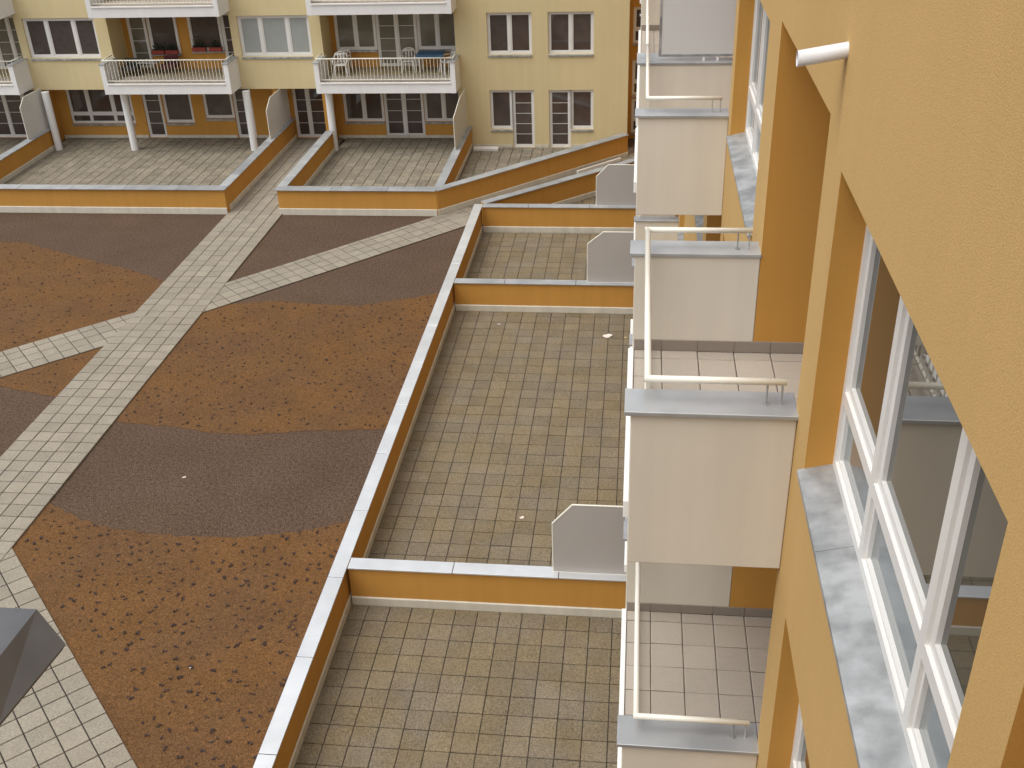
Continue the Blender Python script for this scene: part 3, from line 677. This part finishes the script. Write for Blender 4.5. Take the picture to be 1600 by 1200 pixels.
# loose boards and litter
tag(MB().box(-6.45, -5.45, 40.72, 41.02, .052, .16).build('white_board', M['plastic'], None, .01), 'white board lying on the terrace beside the yellow house wall', 'board')
o = MB(); o.obox(Vector((-2.15, 38.0, .06)), Vector((.707, .707, 0)), Vector((-.707, .707, 0)), Vector((0, 0, 1)), 0, 2.2, 0, .10, 0, .12)
tag(o.build('white_plank', M['plastic'], None, .006), 'thin white plank at the foot of the long slanting wall', 'plank')
def litter(x, y, s, m, label, cat, z=.052, seed=1):
    rr = random.Random(seed); b = MB(); n = 7
    for k in range(3):
        ox, oy = rr.uniform(-s, s) * .7, rr.uniform(-s, s) * .3; c = (x + ox, y + oy, z + s * .35)
        ring = [(x + ox + math.cos(6.283 * i / n) * s * rr.uniform(.4, .9), y + oy + math.sin(6.283 * i / n) * s * rr.uniform(.3, .7), z + rr.uniform(0, s * .3)) for i in range(n)]
        for i in range(n): b.quad([ring[i], ring[(i + 1) % n], c])
    tag(b.build(cat.replace(' ', '_'), M[m]), label, cat)
litter(-.66, 25.10, .13, 'paper', 'crumpled white paper on the long terrace by the white balconies', 'paper', seed=2)
litter(-.17, 25.05, .06, 'drypaper', 'small yellowish leaf beside the crumpled paper', 'leaf', seed=3)
litter(-2.12, 17.14, .05, 'paper', 'small pale scrap on the long terrace above the grey screen', 'scrap', seed=4)
litter(-3.60, 25.68, .045, 'paper', 'tiny pale scrap at the far end of the long terrace', 'scrap', seed=5)
litter(-9.60, 18.15, .045, 'paper', 'white scrap alone on the dark gravel', 'scrap', z=.005, seed=6)
litter(-7.34, 12.63, .02, 'paper', 'tiny white scrap among the near seedlings', 'scrap', z=.012, seed=7)

# ------------------------------------------------------------------ dark metal corner close to the camera, lower left
pier = empty('ledge_wall', (-2.0, .1, 0), 'dark folded metal ledge corner at the lower left edge, close to the camera', 'ledge')
MB().box(-2.6, -1.02, -2.0, .55, 0, 12.16).build('wall', M['ochre'], pier)
b = MB()
ap, tip, rb_, r0, le, lb = (-.648, .835, 12.312), (-.612, .815, 12.282), (-.645, -.6, 12.285), (-.70, -.6, 12.33), (-1.25, .93, 12.22), (-1.25, -.6, 12.22)
mid, rm = (-.628, .700, 12.279), (-.652, .765, 12.311)
b.quad([r0, rm, ap, le, lb]); b.quad([rb_, mid, rm, r0]); b.quad([mid, tip, ap, rm])
lo = lambda p, dz=.007: (p[0] - .004, p[1] - .003, p[2] - dz)
for p, q in ((rb_, mid), (mid, tip), (tip, ap), (ap, le)): b.quad([p, lo(p), lo(q), q])
b.quad([lo(q) for q in (le, ap, tip, mid, rb_)] + [(-1.25, -.6, 12.212)])
b.build('metal_ledge', M['dark'], pier)

# ------------------------------------------------------------------ seedlings in the mulch beds
def inside(p, poly):
    c = False; j = len(poly) - 1
    for i in range(len(poly)):
        if (poly[i][1] > p[1]) != (poly[j][1] > p[1]) and p[0] < (poly[j][0] - poly[i][0]) * (p[1] - poly[i][1]) / (poly[j][1] - poly[i][1]) + poly[i][0]: c = not c
        j = i
    return c
def tuft(rr, sc):
    b = MB()
    for i in range(rr.randint(6, 9)):
        a_ = rr.uniform(0, 6.283); l = sc * rr.uniform(.6, 1.2); w = l * .26; up_ = rr.uniform(.25, .9)
        e = Vector((math.cos(a_), math.sin(a_), 0)); s_ = Vector((-e.y, e.x, 0)) * w; z = Vector((0, 0, 1))
        m1 = e * l * .55 + z * l * up_ * .6; tp = e * l + z * l * up_ * .55
        b.quad([Vector((0, 0, 0)), m1 + s_, tp, m1 - s_])
    return b
rr = random.Random(11); tufts = [tuft(rr, .050) for _ in range(8)]
tm = [t.mesh('seedling', [M['seed']]) for t in tufts]
pts = []
def onpath(x, y):
    if PX0 - .1 < x < PX1 + .1: return True
    u = (y - x)
    if 38.05 < u < 40.75 and x > -12.2: return True               # diagonal path, right
    if 37.9 < u < 40.5 and x < -14: return True                   # diagonal path, left
    if y + x < 3.62 and x > -12.4 and y < 15.7: return True       # lower left path
    return x > -5.45
for poly, dens, jit in ((B2, .285, .07), (B1, .29, .09), (B3, .36, .14)):
    xs, ys = [p[0] for p in poly], [p[1] for p in poly]; y = min(ys); row = 0
    while y < max(ys):
        x = min(xs) + (row % 2) * dens / 2
        while x < max(xs):
            q = (x + rr.gauss(0, jit), y + rr.gauss(0, jit))
            if inside(q, poly) and not onpath(*q) and rr.random() < .88: pts.append(q)
            x += dens
        y += dens * .9; row += 1
vis = [q for q in pts if q[1] > 9.4]
vis.sort(key=lambda q: q[0] ** 2 + q[1] ** 2)
rest = MB()
for i, q in enumerate(vis):
    k = rr.randrange(8); s_ = rr.uniform(.65, 1.25) * (.8 if q[1] > 17.2 else 1); a_ = rr.uniform(0, 6.3)
    if i < 300:
        o = link('seedling', tm[k], None, (q[0], q[1], .007), (0, 0, a_)); o.scale = (s_, s_, s_)
        tag(o, 'tiny dark seedling in the near part of the orange brown mulch', 'seedling', 'seedlings planted in rows in the near mulch bed')
    else:
        n = len(rest.v); ca, sa = math.cos(a_), math.sin(a_)
        for x, y, z in tufts[k].v: rest.v.append((q[0] + (x * ca - y * sa) * s_, q[1] + (x * sa + y * ca) * s_, .007 + z * s_))
        for f_ in tufts[k].f: rest.f.append(tuple(n + j for j in f_)); rest.m.append(0)
tag(rest.build('seedling_cover', M['seed']), 'dark young ground cover plants dotting the farther mulch beds', 'ground cover', None, 'stuff')
